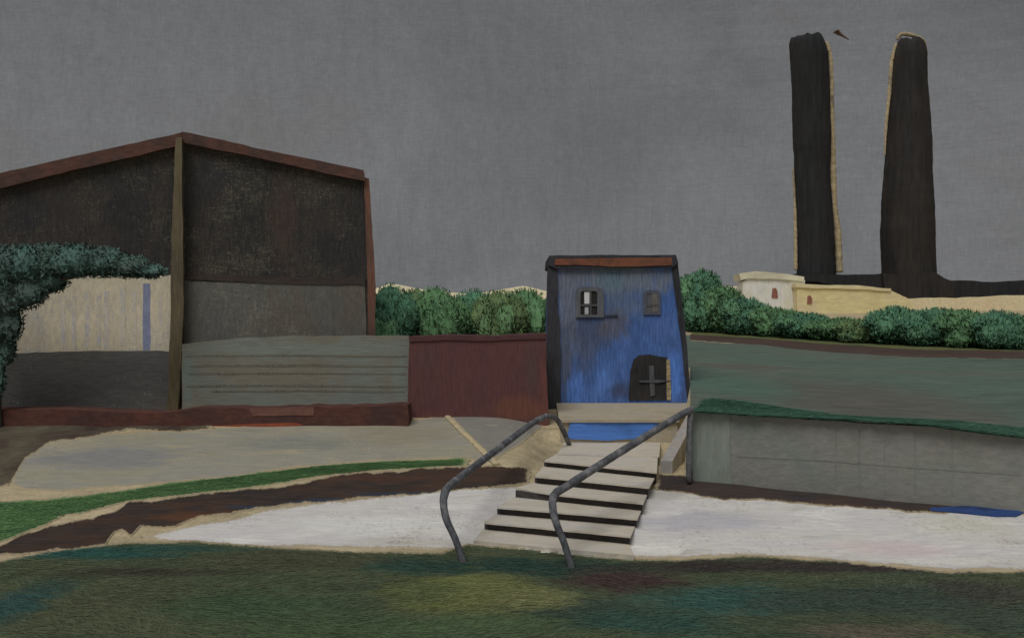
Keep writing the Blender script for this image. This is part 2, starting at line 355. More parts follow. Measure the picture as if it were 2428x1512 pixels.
# ------------------------------------------------------------------ grass blades
def blades(name, pts, length, width, mat, seed, lean=.75, **t):
    r = np.random.default_rng(seed); n = len(pts); th = r.uniform(0, 2*np.pi, n); L = length*r.uniform(.5, 1.3, n); ln = lean*r.uniform(.5, 1.1, n)
    d = np.stack([np.cos(th)*np.sin(ln), np.sin(th)*.6*np.sin(ln), np.cos(ln)], 1); s = np.stack([-np.sin(th), np.cos(th), np.zeros(n)], 1)
    s = s*.6+np.array([.5, 0, 0]); s /= np.linalg.norm(s, axis=1)[:, None]; w = (width*r.uniform(.6, 1.3, n))[:, None]
    tip = pts+d*L[:, None]-np.array([0, 0, 1])*(L*.12)[:, None]; mid = pts+d*(L*.55)[:, None]
    v = np.stack([pts-s*w*.5, pts+s*w*.5, mid+s*w*.45, tip, mid-s*w*.45], 1).reshape(-1, 3)
    f = np.arange(n*5).reshape(n, 5)
    return tag(mesh(name, v, f, mat, recalc=False), **t)
def strokes(name, pts, length, width, mat, seed, spread=.4, **t):     # grass lying over in swathes
    r = np.random.default_rng(seed); n = len(pts); th = r.normal(0, spread, n)+.5*np.sin(pts[:, 0]*.35+pts[:, 1]*.6); L = (length*r.uniform(.4, 1.3, n))[:, None]; w = (width*r.uniform(.5, 1.3, n))[:, None]
    d = np.stack([np.cos(th), np.sin(th), r.uniform(-.012, .014, n)], 1); q_ = np.stack([-np.sin(th), np.cos(th), r.uniform(-.06, .10, n)], 1); c = pts+np.array([0, 0, .022])+np.stack([0*th, 0*th, r.uniform(0, .006, n)], 1)
    bow = q_*(w*r.uniform(-2, 2, n)[:, None])
    v = np.stack([c-d*L*.5-bow, c-q_*w*.5, c+d*L*.5-bow, c+q_*w*.5], 1).reshape(-1, 3)
    return tag(mesh(name, v, np.arange(n*4).reshape(n, 4), mat, recalc=False), **t)
M_lblade = paint('lawn blades', [(57, 67, 53), (67, 74, 56), (72, 77, 57)], .54, .5, (.5, 1.3, 1), (6, (.25, 1.6, 1)), .2, patches=LAWN_P, bump=0, island=.17, soft=((0, 0, 0), (0, -.1, 1)))
n = 17000
bx = RNG.uniform(-40, 2470, n); by = np.interp(bx, *zip(*L_up))+6+(1530-np.interp(bx, *zip(*L_up)))*RNG.uniform(0, 1, n)**1.1
strokes('grass', hits(bx, by, .0), .75, .06, M_lblade, 4, kind='stuff')
M_sblade = paint('verge blades', [(60, 86, 55), (71, 98, 62), (80, 107, 68)], .44, .6, (.6, 1.4, 1), GFINE, .2, bump=0, island=.18, soft=((0, 0, 0), (0, -.1, 1)))
n = 7000
bx = RNG.uniform(-20, 1090, n); a = np.interp(bx, [0, 100, 205, 410, 580, 751, 900, 1105], [1194, 1188, 1178, 1148, 1127, 1105, 1095, 1089]); b = np.interp(bx, [0, 51, 100, 150, 205, 300, 410, 580, 751, 900, 1105], [1280, 1260, 1243, 1220, 1210, 1185, 1174, 1154, 1128, 1112, 1100])
strokes('grass', hits(bx, a+(b-a)*RNG.uniform(0, 1, n), .0), .35, .05, M_sblade, 5, .8, kind='stuff')

# ------------------------------------------------------------------ foliage
def leaves(lobes, n, ls, seed, up=.5):
    """lobes: (centre, radii); leaf-sized faces through the crown's volume, thinner towards the rim"""
    r = np.random.default_rng(seed); vols = np.array([np.prod(l[1])**.8 for l in lobes]); cnt = (n*vols/vols.sum()).astype(int)+8
    V = []
    for (c, R), k in zip(lobes, cnt):
        d = r.normal(size=(k, 3)); d /= np.linalg.norm(d, axis=1)[:, None]
        rad = .84+.18*r.uniform(0, 1, k)**.8+np.abs(r.normal(0, .035, k))
        p = np.array(c)+d*rad[:, None]*np.array(R)
        t = d*.5+r.normal(0, .55, (k, 3))+np.array([0, 0, up]); t /= np.linalg.norm(t, axis=1)[:, None]
        s = np.cross(t, r.normal(size=(k, 3))); s /= np.linalg.norm(s, axis=1)[:, None]
        L = (ls*r.uniform(.6, 1.4, k))[:, None]; w = L*.26
        V.append(np.stack([p-t*L*.5, p+s*w*.5+t*L*.05, p+t*L*.5, p-s*w*.5+t*L*.05], 1))
    V = np.concatenate(V).reshape(-1, 3); return V, np.arange(len(V)).reshape(-1, 4)
def mass(lobes, shrink, seed):
    V = []; F_ = []; r = np.random.default_rng(seed)
    for c, R in lobes:
        k = len(V); A, B = 12, 8; ph = r.uniform(0, 6, 4)
        for i in range(B+1):
            t = math.pi*i/B
            for j in range(A):
                p = 2*math.pi*j/A; w = shrink*(1+.06*math.sin(3*p+ph[0]+t*2)+.05*math.sin(5*p+ph[1]-t*3))
                V.append(np.array(c)+np.array([math.sin(t)*math.cos(p)*R[0], math.sin(t)*math.sin(p)*R[1], math.cos(t)*R[2]])*w)
        for i in range(B):
            for j in range(A): F_.append((k+i*A+j, k+(i+1)*A+j, k+(i+1)*A+(j+1) % A, k+i*A+(j+1) % A))
    return np.array(V), F_
def foliage(name, lobes, n, ls, seed, mat, root, zmin=None, up=.9, shrink=.86):
    v, f = leaves(lobes, n, ls, seed, up); v2, f2 = mass(lobes, shrink, seed)
    f = f.tolist()+[tuple(i+len(v) for i in q_) for q_ in f2]; v = np.concatenate([v, v2])
    if zmin is not None: v[:, 2] = np.maximum(v[:, 2], zmin)
    return mesh(name, v, f, mat, root, recalc=False)
def leafmat(name, cols, h2, e=.31, isl=.11, soft=((.2, .2, .2), (0, -.8, .35))):
    return paint(name, cols, e, .35, (1, 1, 1), (1.3, (1, 1, .6)), .28, bump=0, island=isl, hue2=h2, rough=.8, soft=soft)
M_teal = leafmat('teal bush leaves', [(48, 76, 60), (54, 82, 64), (59, 87, 67)], (66, 92, 64))
M_green = leafmat('green bush leaves', [(53, 77, 53), (59, 83, 56), (65, 88, 60)], (66, 92, 64))
M_ol = leafmat('olive bush leaves', [(60, 75, 49), (66, 80, 52), (71, 84, 55)], (66, 92, 64))
M_dk = leafmat('dark tree leaves', [(46, 56, 53), (50, 60, 56), (48, 65, 58)], (48, 68, 64), isl=.11, e=.26, soft=((.02, .05, .05), (-.1, -1.0, .1)))
M_bark = paint('dark bark', [(50, 48, 46), (62, 56, 50)], EV, 1.5, (1, 1, .2), VERT, .3)
def bush(px, top, halfw, D, mat, seed, label, group, n=2600, cat='bush', zb=None, lobes=5):
    c = P(px, CY, D); zt = EYE-(top-CY)/F*D; zb = float(terr(c[0], D)) if zb is None else zb
    hw = halfw/F*D; H = zt-zb; r = np.random.default_rng(seed); lb = []
    lb.append(((c[0], D, zb+H*.42), (hw*.85, hw*.8, H*.46)))
    for k in range(lobes):
        a = 2*np.pi*k/lobes+r.uniform(-.4, .4); q = r.uniform(.25, .62)
        lb.append(((c[0]+math.cos(a)*hw*.55, D+math.sin(a)*hw*.5, zb+H*q), (hw*r.uniform(.36, .52), hw*.45, H*r.uniform(.24, .36))))
    lb.append(((c[0]+r.uniform(-.25, .25)*hw, D, zb+H*.70), (hw*.72, hw*.5, H*.30)))
    for sg in (-1, 1): lb.append(((c[0]+sg*hw*.55, D+r.uniform(-.2, .2)*hw, zb+H*r.uniform(.56, .66)), (hw*.5, hw*.5, H*r.uniform(.24, .32))))
    base = (c[0], D, zb)
    root = empty('bush', base, label, cat, group)
    foliage('foliage', lb, int(n*1.9), .0046*D, seed, mat, root, zb+.02)
    tv, tf = [], []
    mb = MB()
    for k in range(4):
        a = k*1.6+.4; e = np.array([c[0]+math.cos(a)*hw*.4, D+math.sin(a)*hw*.4, zb+H*.6])
        mb.add(*tube([np.array([c[0]+math.cos(a)*.1, D+math.sin(a)*.1, zb-.1]), (np.array(base)+e)/2+np.array([0, 0, .2]), e], [.09, .06, .03], 6))
    mb.build('stem', M_bark, root)
    return root
GL = 'bushes behind the red shed'
bush(925, 674, 66, 70, M_teal, 21, 'teal green bush growing against the right corner of the dark hall', GL)
bush(985, 686, 63, 73, M_ol, 22, 'olive green bush, second to the right of the dark hall', GL)
bush(1048, 680, 68, 71, M_green, 23, 'mid green bush above the join of grey fence and red shed', GL)
bush(1118, 686, 72, 74, M_teal, 24, 'teal bush behind the middle of the red shed', GL)
bush(1185, 688, 66, 71, M_ol, 25, 'olive bush over the red shed, two from the blue house', GL)
bush(1255, 684, 72, 73, M_green, 26, 'green bush just left of the blue house', GL)
GRR = 'bushes along the brown track'
def rb(px, top, hw, mat, seed, label, base):
    D = G(px, base, terrace=True)[1]; bush(px, top, hw, D, mat, seed, label, GRR, n=2600, zb=float(np.interp(D, YT, ZT)))
rb(1658, 638, 52, M_teal, 31, 'tallest teal bush, upright at the right wall of the blue house', 786)
rb(1706, 676, 57, M_green, 32, 'green bush second from the blue house along the track', 788)
rb(1768, 706, 62, M_teal, 33, 'teal bush below the left end of the white cottage', 793)
rb(1838, 728, 62, M_green, 34, 'rounded green bush under the brown window of the white cottage', 798)
rb(1905, 742, 66, M_teal, 35, 'low teal bush below the join of white and yellow cottages', 803)
rb(1978, 754, 68, M_green, 36, 'lowest green bush beneath the middle of the yellow cottage', 808)
rb(2048, 756, 66, M_ol, 37, 'flat olive tinged bush beneath the right end of the yellow cottage', 813)
rb(2122, 726, 70, M_teal, 38, 'bushy teal shrub straight below the right hand chimney', 817)
rb(2205, 730, 74, M_teal, 39, 'teal bush right of the chimneys, under the black factory wing', 821)
rb(2290, 732, 74, M_green, 40, 'green bush under the right wing of the factory, second from picture edge', 824)
rb(2372, 736, 68, M_teal, 41, 'last teal bush of the row at the right edge', 828)

# ------------------------------------------------------------------ dark gabled hall
HP = Plane(440, 50, 9)
M_hallg = paint('grey lower boarding', [(66, 67, 65), (70, 70, 67), (72, 68, 62)], EV, .4, (1, 1, .4), (7, (1, 1, .3)), .2, fleck=(104, 101, 90), fl=(.55, .68), flsc=8)
M_trim = paint('red brown timber trim', [(56, 45, 43), (63, 48, 44), (72, 51, 45), (58, 49, 46)], .42, .5, (1, 1, 1), (6, (.3, 1, 1)), .25, fleck=(120, 100, 80), fl=(.68, .8))
M_trimr = paint('rust corner trim', [(56, 46, 43), (70, 53, 46), (84, 59, 49)], EV, .5, (1, 1, .4), VERT, .25, fleck=(140, 124, 98), fl=(.66, .78))
M_post = paint('olive timber post', [(64, 58, 48), (72, 66, 52), (78, 71, 55)], EV, .6, (1, 1, .3), VERT, .25)
M_pale = paint('pale striped cladding', [(134, 129, 118), (146, 139, 122), (152, 144, 127)], .36, .5, (1, 1, .6), (8, (1, 1, .3)), .15, fleck=(112, 116, 130), fl=(.55, .66), flsc=7)
M_stripe = paint('faded blue board', [(112, 114, 124), (126, 126, 132), (138, 133, 124)], .34, 1.0, (1, 1, .5), (8, (1, 1, .3)), .2, fleck=(154, 142, 118), fl=(.42, .56), flsc=7)
M_stripeb = paint('blue board', [(88, 92, 112), (98, 103, 122), (86, 92, 114)], .34, 1.0, (1, 1, .5), (8, (1, 1, .3)), .2, fleck=(140, 130, 112), fl=(.62, .72), flsc=7)
M_base = paint('charcoal plinth wall', [(44, 44, 44), (48, 48, 48), (47, 45, 42)], .165, .5, (.4, 1, 1), HORI, .22, fleck=(110, 103, 90), fl=(.60, .72), flsc=7)
hb = HP.at(440, 975)
M_hall = paint('black weathered boarding', [(35, 35, 35), (39, 38, 37), (44, 41, 39), (35, 35, 36)], EV, .3, (1, 1, .5), (8, (1, 1, .25)), .25, fleck=(92, 88, 75), fl=(.55, .71), flsc=8, vp=[
    vpt(HP, hb, 670, 520, 46, 150, (50, 43, 40), .9), vpt(HP, hb, 780, 590, 60, 60, (36, 36, 37), .9), vpt(HP, hb, 500, 420, 60, 60, (38, 38, 41), .6), vpt(HP, hb, 740, 440, 70, 60, (46, 42, 40), .7), vpt(HP, hb, 60, 500, 60, 60, (36, 36, 38), .7), vpt(HP, hb, 300, 420, 90, 50, (37, 37, 37), .8)])
hall = empty('hall', hb, 'big black gabled hall with rust red roof edges and a central post', 'hall')
back = np.array([-.19, 1, 0]); back = back/np.linalg.norm(back)
panel('wall', HP, [(-420, 518), (430, 322), (864, 412), (884, 640), (889, 985), (-420, 985)], 22, M_hall, hall, seed=2, skew=back, jit=.04)
# roof: two pitched slabs seen edge-on
def roof_slab(a, b, c, d, seed):
    return slab(HP.out(.35), [a, b, c, d], 23, seed=seed, skew=back, jit=.05)
v, f = roof_slab((-420, 500), (430, 314), (430, 344), (-420, 545), 4); rf = mesh('roof', v, f, M_trim, hall)
v, f = roof_slab((431, 312), (862, 404), (866, 430), (431, 338), 5); mesh('roof', v, f, M_trim, hall)
panel('corner_trim', HP.out(.12), [(862, 420), (875, 424), (883, 560), (889, 660), (888, 985), (870, 985), (871, 660)], .3, M_trimr, hall, seed=6, jit=.05)
panel('lower_boarding', HP.out(.06), [(438, 664), (640, 668), (866, 670), (866, 985), (438, 985)], .1, M_hallg, hall, seed=7, jit=.08)
panel('rail', HP.out(.10), [(438, 648), (640, 654), (866, 658), (866, 676), (640, 672), (438, 664)], .12, paint('dark rail', [(44, 40, 39), (52, 44, 41)], EV, .6, (1, 1, 1), HORI, .3), hall, seed=8, jit=.06)
pp = panel('pale_cladding', HP.out(.07), [(-420, 662), (300, 652), (412, 652), (412, 838), (-420, 838)], .12, M_pale, hall, seed=9, jit=.06)
for k, (x, w, y0, y1, m) in enumerate(((150, 12, 720, 826, M_stripe), (176, 9, 700, 828, M_stripe), (206, 13, 690, 825, M_stripe), (234, 9, 700, 822, M_stripe), (252, 12, 690, 826, M_stripe), (290, 12, 680, 820, M_stripe), (318, 9, 690, 815, M_stripe),
                                       (347, 16, 672, 830, M_stripeb), (380, 9, 690, 815, M_stripe))):
    panel('stripe', HP.out(.078), rect(x-w/2, y0, x+w/2, y1), .06, m, pp, seed=40+k, jit=.05)
panel('plinth', HP.out(.35), [(-420, 842), (60, 838), (200, 832), (404, 834), (402, 990), (-420, 990)], .35, M_base, hall, seed=10, jit=.08)
panel('post', HP.out(.75), [(417, 326), (431, 326), (433, 560), (434, 760), (430, 860), (420, 1002), (392, 1002), (400, 900), (404, 760), (405, 560)], .4, M_post, hall, seed=11, jit=.05)

# tree at the left edge, arching over the pale cladding
tb = G(-12, 1012)
tree = empty('tree', tb, 'dark teal tree arching over the pale cladding at the left edge', 'tree')
TD = tb[1]
path = [tb-np.array([0, 0, .2]), P(-14, 880, TD), P(-16, 760, TD), P(10, 690, TD+.2)]
mb = MB(); mb.add(*tube(path, [.34, .26, .22, .16], 10, lump=.06))
for e in ((150, 620), (270, 618), (90, 600), (-420, 600), (340, 640)):
    mb.add(*tube([P(8, 740, TD), P(8+(e[0]-8)*.45, 660, TD+.1), P(e[0], e[1], TD+.2)], [.16, .10, .04], 7))
mb.build('trunk', M_bark, tree, smooth=True)
lb = []
for (x, y, rx, ry) in ((-90, 640, 90, 75), (-20, 640, 85, 62), (50, 630, 75, 50), (115, 622, 75, 44), (180, 618, 70, 40), (245, 622, 66, 36), (305, 632, 56, 28), (355, 643, 40, 18),
                       (10, 700, 60, 55), (60, 690, 55, 42), (115, 668, 50, 28), (-10, 770, 50, 60), (25, 765, 30, 50), (14, 825, 24, 40), (-60, 760, 60, 70), (-8, 890, 22, 60)):
    c = P(x, y, TD+.25*math.sin(x)); lb.append((c, (rx/F*TD, .4*rx/F*TD+.2, ry/F*TD)))
foliage('crown', lb, 15000, .24, 77, M_dk, tree, up=.2)

# ------------------------------------------------------------------ grey board fence, kerb, red shed
FP = Plane(700, 48, 0)
M_line = paint('dark board gap', [(58, 58, 54), (66, 64, 58)], EV, 2, (1, 1, 1), (12, (.5, 1, 1)), .3, fleck=(86, 85, 76), fl=(.40, .50), flsc=5)
fence = empty('fence', FP.at(700, 966), 'long low grey board fence in front of the hall', 'fence')
FO = FP.at(700, 966)
M_boards = paint('grey green boards', [(82, 86, 82), (85, 88, 84), (86, 83, 74), (88, 84, 75)], EV, .35, (.5, 1, 1), HORI, .16, fleck=(122, 120, 104), fl=(.66, .8), vp=[vpt(FP, FO, 690, 830, 300, 22, (86, 92, 87), .9), vpt(FP, FO, 640, 890, 180, 40, (88, 84, 73), .8), vpt(FP, FO, 950, 900, 26, 90, (84, 91, 86), .9), vpt(FP, FO, 446, 900, 18, 80, (84, 92, 88), .9), vpt(FP, FO, 560, 950, 140, 16, (84, 87, 83), .7)])
panel('board_panel', FP, [(431, 816), (560, 802), (720, 796), (970, 796), (969, 970), (431, 972)], .3, M_boards, fence, seed=13, jit=.05)
for k, (x0, x1, y) in enumerate(((440, 966, 842), (452, 966, 866), (446, 962, 884), (440, 966, 914), (500, 960, 926))):
    panel('board_gap', FP.out(.012), [(x0, y), ((x0+x1)/2, y-2-k % 2*2), (x1, y+1), (x1, y+4), ((x0+x1)/2, y+2), (x0, y+4)], .05, M_line, fence, seed=60+k, jit=.03)
KP = Plane(500, 45.4, 0)
M_brick = paint('dark red brick', [(56, 43, 42), (64, 45, 42), (74, 48, 42), (60, 44, 42)], .48, .5, (.5, 1, 1), (5, (.4, 1, 1)), .25, fleck=(132, 100, 80), fl=(.70, .82))
M_brickr = paint('bright red brick', [(96, 54, 40), (112, 60, 42)], .42, .8, (1, 1, 1), (5, (.4, 1, 1)), .2)
kerb = empty('kerb', KP.at(560, 1012), 'low dark red brick kerb at the foot of hall and fence', 'kerb')
panel('brick_course', KP, [(-420, 972), (200, 972), (400, 978), (432, 972), (560, 966), (740, 962), (800, 964), (966, 960), (968, 1016), (800, 1020), (480, 1030), (250, 1044), (-420, 1060)], 1.6, M_brick, kerb, seed=14, jit=.09)
panel('red_brick', KP.out(.02), [(480, 1010), (560, 1006), (700, 1002), (720, 1006), (700, 1014), (560, 1019), (484, 1021)], .1, M_brickr, kerb, seed=15, jit=.03)
panel('pink_brick', KP.out(.025), [(590, 968), (744, 964), (744, 984), (600, 986)], .1, paint('faded pink brick', [(80, 58, 52), (90, 64, 56)], .44, 1, (1, 1, 1), (5, (.4, 1, 1)), .2), kerb, seed=16, jit=.04)
SP = Plane(1130, 47.4, 0)
shed = empty('shed', SP.at(1130, 1000), 'windowless oxblood red shed between grey fence and blue house', 'shed')
SO = SP.at(1130, 1000)
M_red = paint('oxblood render', [(66, 45, 46), (71, 48, 47), (68, 46, 47), (75, 49, 46)], .40, .5, (1, 1, .5), (8, (1, 1, .14)), .16, bump=.4, fleck=(112, 84, 76), fl=(.76, .84), flsc=6, vp=[vpt(SP, SO, 1230, 970, 90, 36, (82, 54, 45), .9), vpt(SP, SO, 1040, 1000, 90, 26, (76, 50, 43), .9), vpt(SP, SO, 1262, 870, 24, 80, (62, 50, 49), .7), vpt(SP, SO, 1010, 850, 40, 40, (64, 49, 50), .6)])
panel('wall', SP, [(972, 804), (1060, 801), (1180, 803), (1294, 798), (1300, 1010), (965, 1018)], 3.2, M_red, shed, seed=17, jit=.05)
panel('roof', SP.out(.06), [(968, 798), (1060, 794), (1180, 797), (1296, 791), (1296, 803), (1180, 807), (1060, 806), (970, 810)], 3.4, paint('dark red coping', [(54, 38, 40), (62, 42, 42)], EV, 1, (1, 1, 1), HORI, .2), shed, seed=19, jit=.05)

# ------------------------------------------------------------------ blue house
BP = Plane(1460, 52, 0)
M_black = paint('black tarred timber', [(34, 34, 36), (44, 44, 48), (38, 38, 40)], EV, .8, (1, 1, .3), VERT, .3, fleck=(140, 128, 102), fl=(.74, .82))
M_orange = paint('rust orange cornice', [(70, 53, 46), (84, 58, 47), (100, 63, 48), (77, 55, 47)], .44, .45, (1, 1, 1), HORI, .25)
M_dark = paint('dark void', [(30, 30, 31), (38, 36, 35)], EV, 1, (1, 1, 1), VERT, .25, fleck=(110, 100, 80), fl=(.72, .82))
M_frame = paint('grey window frame', [(60, 62, 66), (72, 74, 78)], EV, 2, (1, 1, .4), VERT, .25)
M_bright = paint('pale curtain', [(150, 150, 152), (176, 174, 172)], EV, 3, (1, 1, .4), VERT, .2)
M_mull = paint('dim grey bar', [(54, 54, 56), (62, 62, 64)], EV, 2, (1, 1, .4), VERT, .25)
house = empty('house', BP.at(1460, 960), 'narrow two storey blue house at the head of the steps', 'house')
HB = BP.at(1460, 960)
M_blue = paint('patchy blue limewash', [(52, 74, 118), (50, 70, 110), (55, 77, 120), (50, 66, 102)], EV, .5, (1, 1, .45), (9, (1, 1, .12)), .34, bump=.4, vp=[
    vpt(BP, HB, 1460, 660, 196, 55, (78, 84, 94), .95), vpt(BP, HB, 1352, 720, 41, 144, (76, 80, 90), .9), vpt(BP, HB, 1480, 720, 80, 48, (64, 74, 92), .8), vpt(BP, HB, 1450, 660, 46, 36, (66, 84, 94), .7),  # greyer patches at the top and down the left edge
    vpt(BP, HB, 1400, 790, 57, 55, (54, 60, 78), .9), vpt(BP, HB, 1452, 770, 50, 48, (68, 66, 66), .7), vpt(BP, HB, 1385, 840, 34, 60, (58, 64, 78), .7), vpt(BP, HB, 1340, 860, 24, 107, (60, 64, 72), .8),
    vpt(BP, HB, 1470, 925, 38, 30, (46, 52, 70), .8), vpt(BP, HB, 1430, 900, 27, 48, (64, 92, 142), .7), vpt(BP, HB, 1600, 900, 27, 72, (62, 92, 148), .9), vpt(BP, HB, 1365, 930, 30, 48, (60, 88, 140), .8), vpt(BP, HB, 1570, 780, 46, 43, (58, 76, 118), .8)])
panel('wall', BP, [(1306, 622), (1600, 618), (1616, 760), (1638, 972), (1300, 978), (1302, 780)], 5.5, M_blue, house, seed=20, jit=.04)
panel('corner_post', BP.out(.09), [(1301, 618), (1322, 632), (1326, 760), (1330, 966), (1298, 972), (1294, 860), (1297, 740)], .22, M_black, house, seed=22, jit=.06)
panel('corner_post', BP.out(.09), [(1592, 632), (1606, 616), (1618, 730), (1630, 840), (1643, 968), (1630, 972), (1620, 860), (1606, 740)], .22, M_black, house, seed=23, jit=.05)
rf = panel('roof', BP.out(.22), [(1302, 606), (1450, 604), (1602, 604), (1608, 624), (1594, 634), (1450, 638), (1318, 636), (1300, 628)], 6, M_black, house, seed=24, jit=.04)
panel('cornice', BP.out(.27), [(1316, 614), (1450, 612), (1592, 611), (1594, 628), (1450, 632), (1380, 628), (1314, 628)], .12, M_orange, rf, seed=25, jit=.03)
def ring(plane, outer, inner, thick, name, mat, parent):
    a = [plane.at(*p) for p in outer]; b = [plane.at(*p) for p in inner]; bk = -plane.n*thick; n = len(a)
    v = a+b+[p+bk for p in a]+[p+bk for p in b]; f = []
    for i in range(n):
        j = (i+1) % n
        f += [(i, j, n+j, n+i), (2*n+i, 3*n+i, 3*n+j, 2*n+j), (i, 2*n+i, 2*n+j, j), (n+i, n+j, 3*n+j, 3*n+i)]
    return mesh(name, v, f, mat, parent)
def arch(x0, y0, x1, y1, r): return [(x0, y1), (x0, y0+r), (x0+r*.3, y0+r*.3), (x0+r, y0), (x1-r, y0), (x1-r*.3, y0+r*.3), (x1, y0+r), (x1, y1)]
w = panel('window', BP.out(.05), arch(1366, 682, 1430, 752, 10), .1, M_dark, house, seed=26, jit=.02)
ring(BP.out(.12), arch(1364, 680, 1431, 752, 14), arch(1376, 690, 1416, 746, 6), .09, 'frame', M_frame, w)
panel('mullion', BP.out(.10), rect(1398, 690, 1402, 746), .06, M_mull, w, jit=.0)
panel('mullion', BP.out(.105), rect(1376, 721, 1417, 726), .06, M_mull, w, jit=.0)
panel('pane', BP.out(.075), rect(1385, 692, 1397, 720), .03, M_bright, w, jit=.01)
panel('pane', BP.out(.075), rect(1386, 728, 1395, 745), .03, paint('grey pane', [(110, 112, 116), (130, 130, 132)], EV, 3, (1, 1, 1), VERT, .2), w, jit=.01)
panel('sill', BP.out(.1), [(1392, 749), (1420, 746), (1464, 745), (1464, 748), (1420, 750), (1392, 753)], .08, paint('dark sill', [(52, 56, 66), (48, 52, 64)], EV, 1, (1, 1, 1), HORI, .2), w, jit=.01)
w = panel('window', BP.out(.05), arch(1527, 690, 1564, 745, 8), .06, paint('dim pane', [(58, 60, 66), (66, 66, 68)], EV, 1.5, (1, 1, .5), VERT, .2), house, seed=27, jit=.03)
ring(BP.out(.075), arch(1525, 688, 1566, 746, 10), arch(1533, 696, 1559, 740, 5), .05, 'frame', paint('worn frame', [(56, 58, 66), (64, 66, 76)], EV, 2, (1, 1, .5), VERT, .2), w)
panel('shutter', BP.out(.07), [(1546, 696), (1558, 696), (1559, 738), (1547, 740)], .05, paint('grey shutter', [(72, 70, 68), (80, 78, 76)], EV, 2, (1, 1, .3), VERT, .2), w, jit=.01)
panel('mullion', BP.out(.08), rect(1532, 722, 1560, 726), .05, M_mull, w, jit=.0)
d = panel('door', BP.out(.05), [(1490, 949), (1494, 880), (1502, 852), (1514, 842), (1540, 840), (1580, 847), (1586, 858), (1588, 948)], .12, M_dark, house, seed=28, jit=.04)
panel('jamb', BP.out(.08), [(1580, 852), (1587, 852), (1590, 948), (1581, 948)], .1, paint('bare jamb', [(128, 114, 88), (150, 134, 104)], EV, 2, (1, 1, .4), VERT, .25, fleck=(60, 56, 52), fl=(.5, .6)), d, seed=29, jit=.04)
panel('door_bar', BP.out(.10), [(1538, 866), (1550, 866), (1552, 936), (1542, 940)], .06, M_mull, d, jit=.01)
panel('door_handle', BP.out(.13), [(1514, 902), (1560, 900), (1592, 902), (1560, 907), (1516, 906)], .06, M_mull, d, jit=.01)

# landing block in front of the house
M_slab = paint('worn stone slab', [(130, 122, 107), (142, 133, 114), (138, 131, 122)], EH, .8, (.5, 1, 1), (6, (.3, 1, 1)), .15, fleck=(164, 150, 120), fl=(.58, .68), flat=True, flsc=5)
M_bpanel = paint('bright blue riser paint', [(50, 76, 118), (58, 88, 142), (54, 84, 134), (48, 68, 104)], EV, .6, (.4, 1, 1.6), HORI, .2)
M_tread = paint('pale stone tread', [(146, 140, 128), (154, 148, 137), (149, 145, 140)], .50, .9, (.5, 1, 1), (6, (.3, 1.4, 1)), .15, fleck=(164, 150, 122), fl=(.56, .68), flat=True, flsc=5)
M_riser = paint('riser gap shade', [(40, 38, 38), (50, 48, 48)], EV, 1, (.4, 1, 1), HORI, .25, fleck=(130, 118, 96), fl=(.76, .85))
fl_, fr_ = P(1328, 0, 45.6)[0], P(1606, 0, 45.6)[0]
bl_, br_ = P(1318, 0, 52.2)[0], P(1640, 0, 52.2)[0]
lz0, lz1 = 2.70, 2.92
landing = empty('landing', (P(1450, 0, 45.6)[0], 45.6, 1.5), 'stone landing with a bright blue front below the house door', 'landing')
MB().hexa([(fl_, 45.6, 1.1), (fr_, 45.6, 1.1), (br_, 52.2, 1.1), (bl_, 52.2, 1.1)], [(fl_, 45.6, lz0-.12), (fr_, 45.6, lz0-.12), (br_, 52.2, lz1-.12), (bl_, 52.2, lz1-.12)]).build('block', M_slab, landing)
# top slab with a ragged nose
xx = np.linspace(fl_-.06, fr_+.06, 40); nz = wob(40, .07, 4, 8)
tv = [(x, 45.42+nz[i], lz0) for i, x in enumerate(xx)]+[(bl_+(br_-bl_)*i/39, 51.98, lz1) for i in range(40)]
tv += [(a, b, c-.12) for a, b, c in tv]
tf = [(i, i+1, 41+i, 40+i) for i in range(39)]+[(80+i, 120+i, 121+i, 81+i) for i in range(39)]+[(i, 80+i, 81+i, i+1) for i in range(39)]+[(40+i, 41+i, 121+i, 120+i) for i in range(39)]+[(0, 40, 120, 80), (39, 119, 159, 79)]
mesh('slab', tv, tf, M_slab, landing)
LP = Plane(1450, 45.6, 0)
panel('blue_panel', LP.out(.08), [(1352, 1000), (1360, 994), (1450, 996), (1548, 999), (1562, 1002), (1556, 1014), (1520, 1040), (1440, 1044), (1352, 1040), (1344, 1034)], .1, M_bpanel, landing, seed=33, jit=.03)

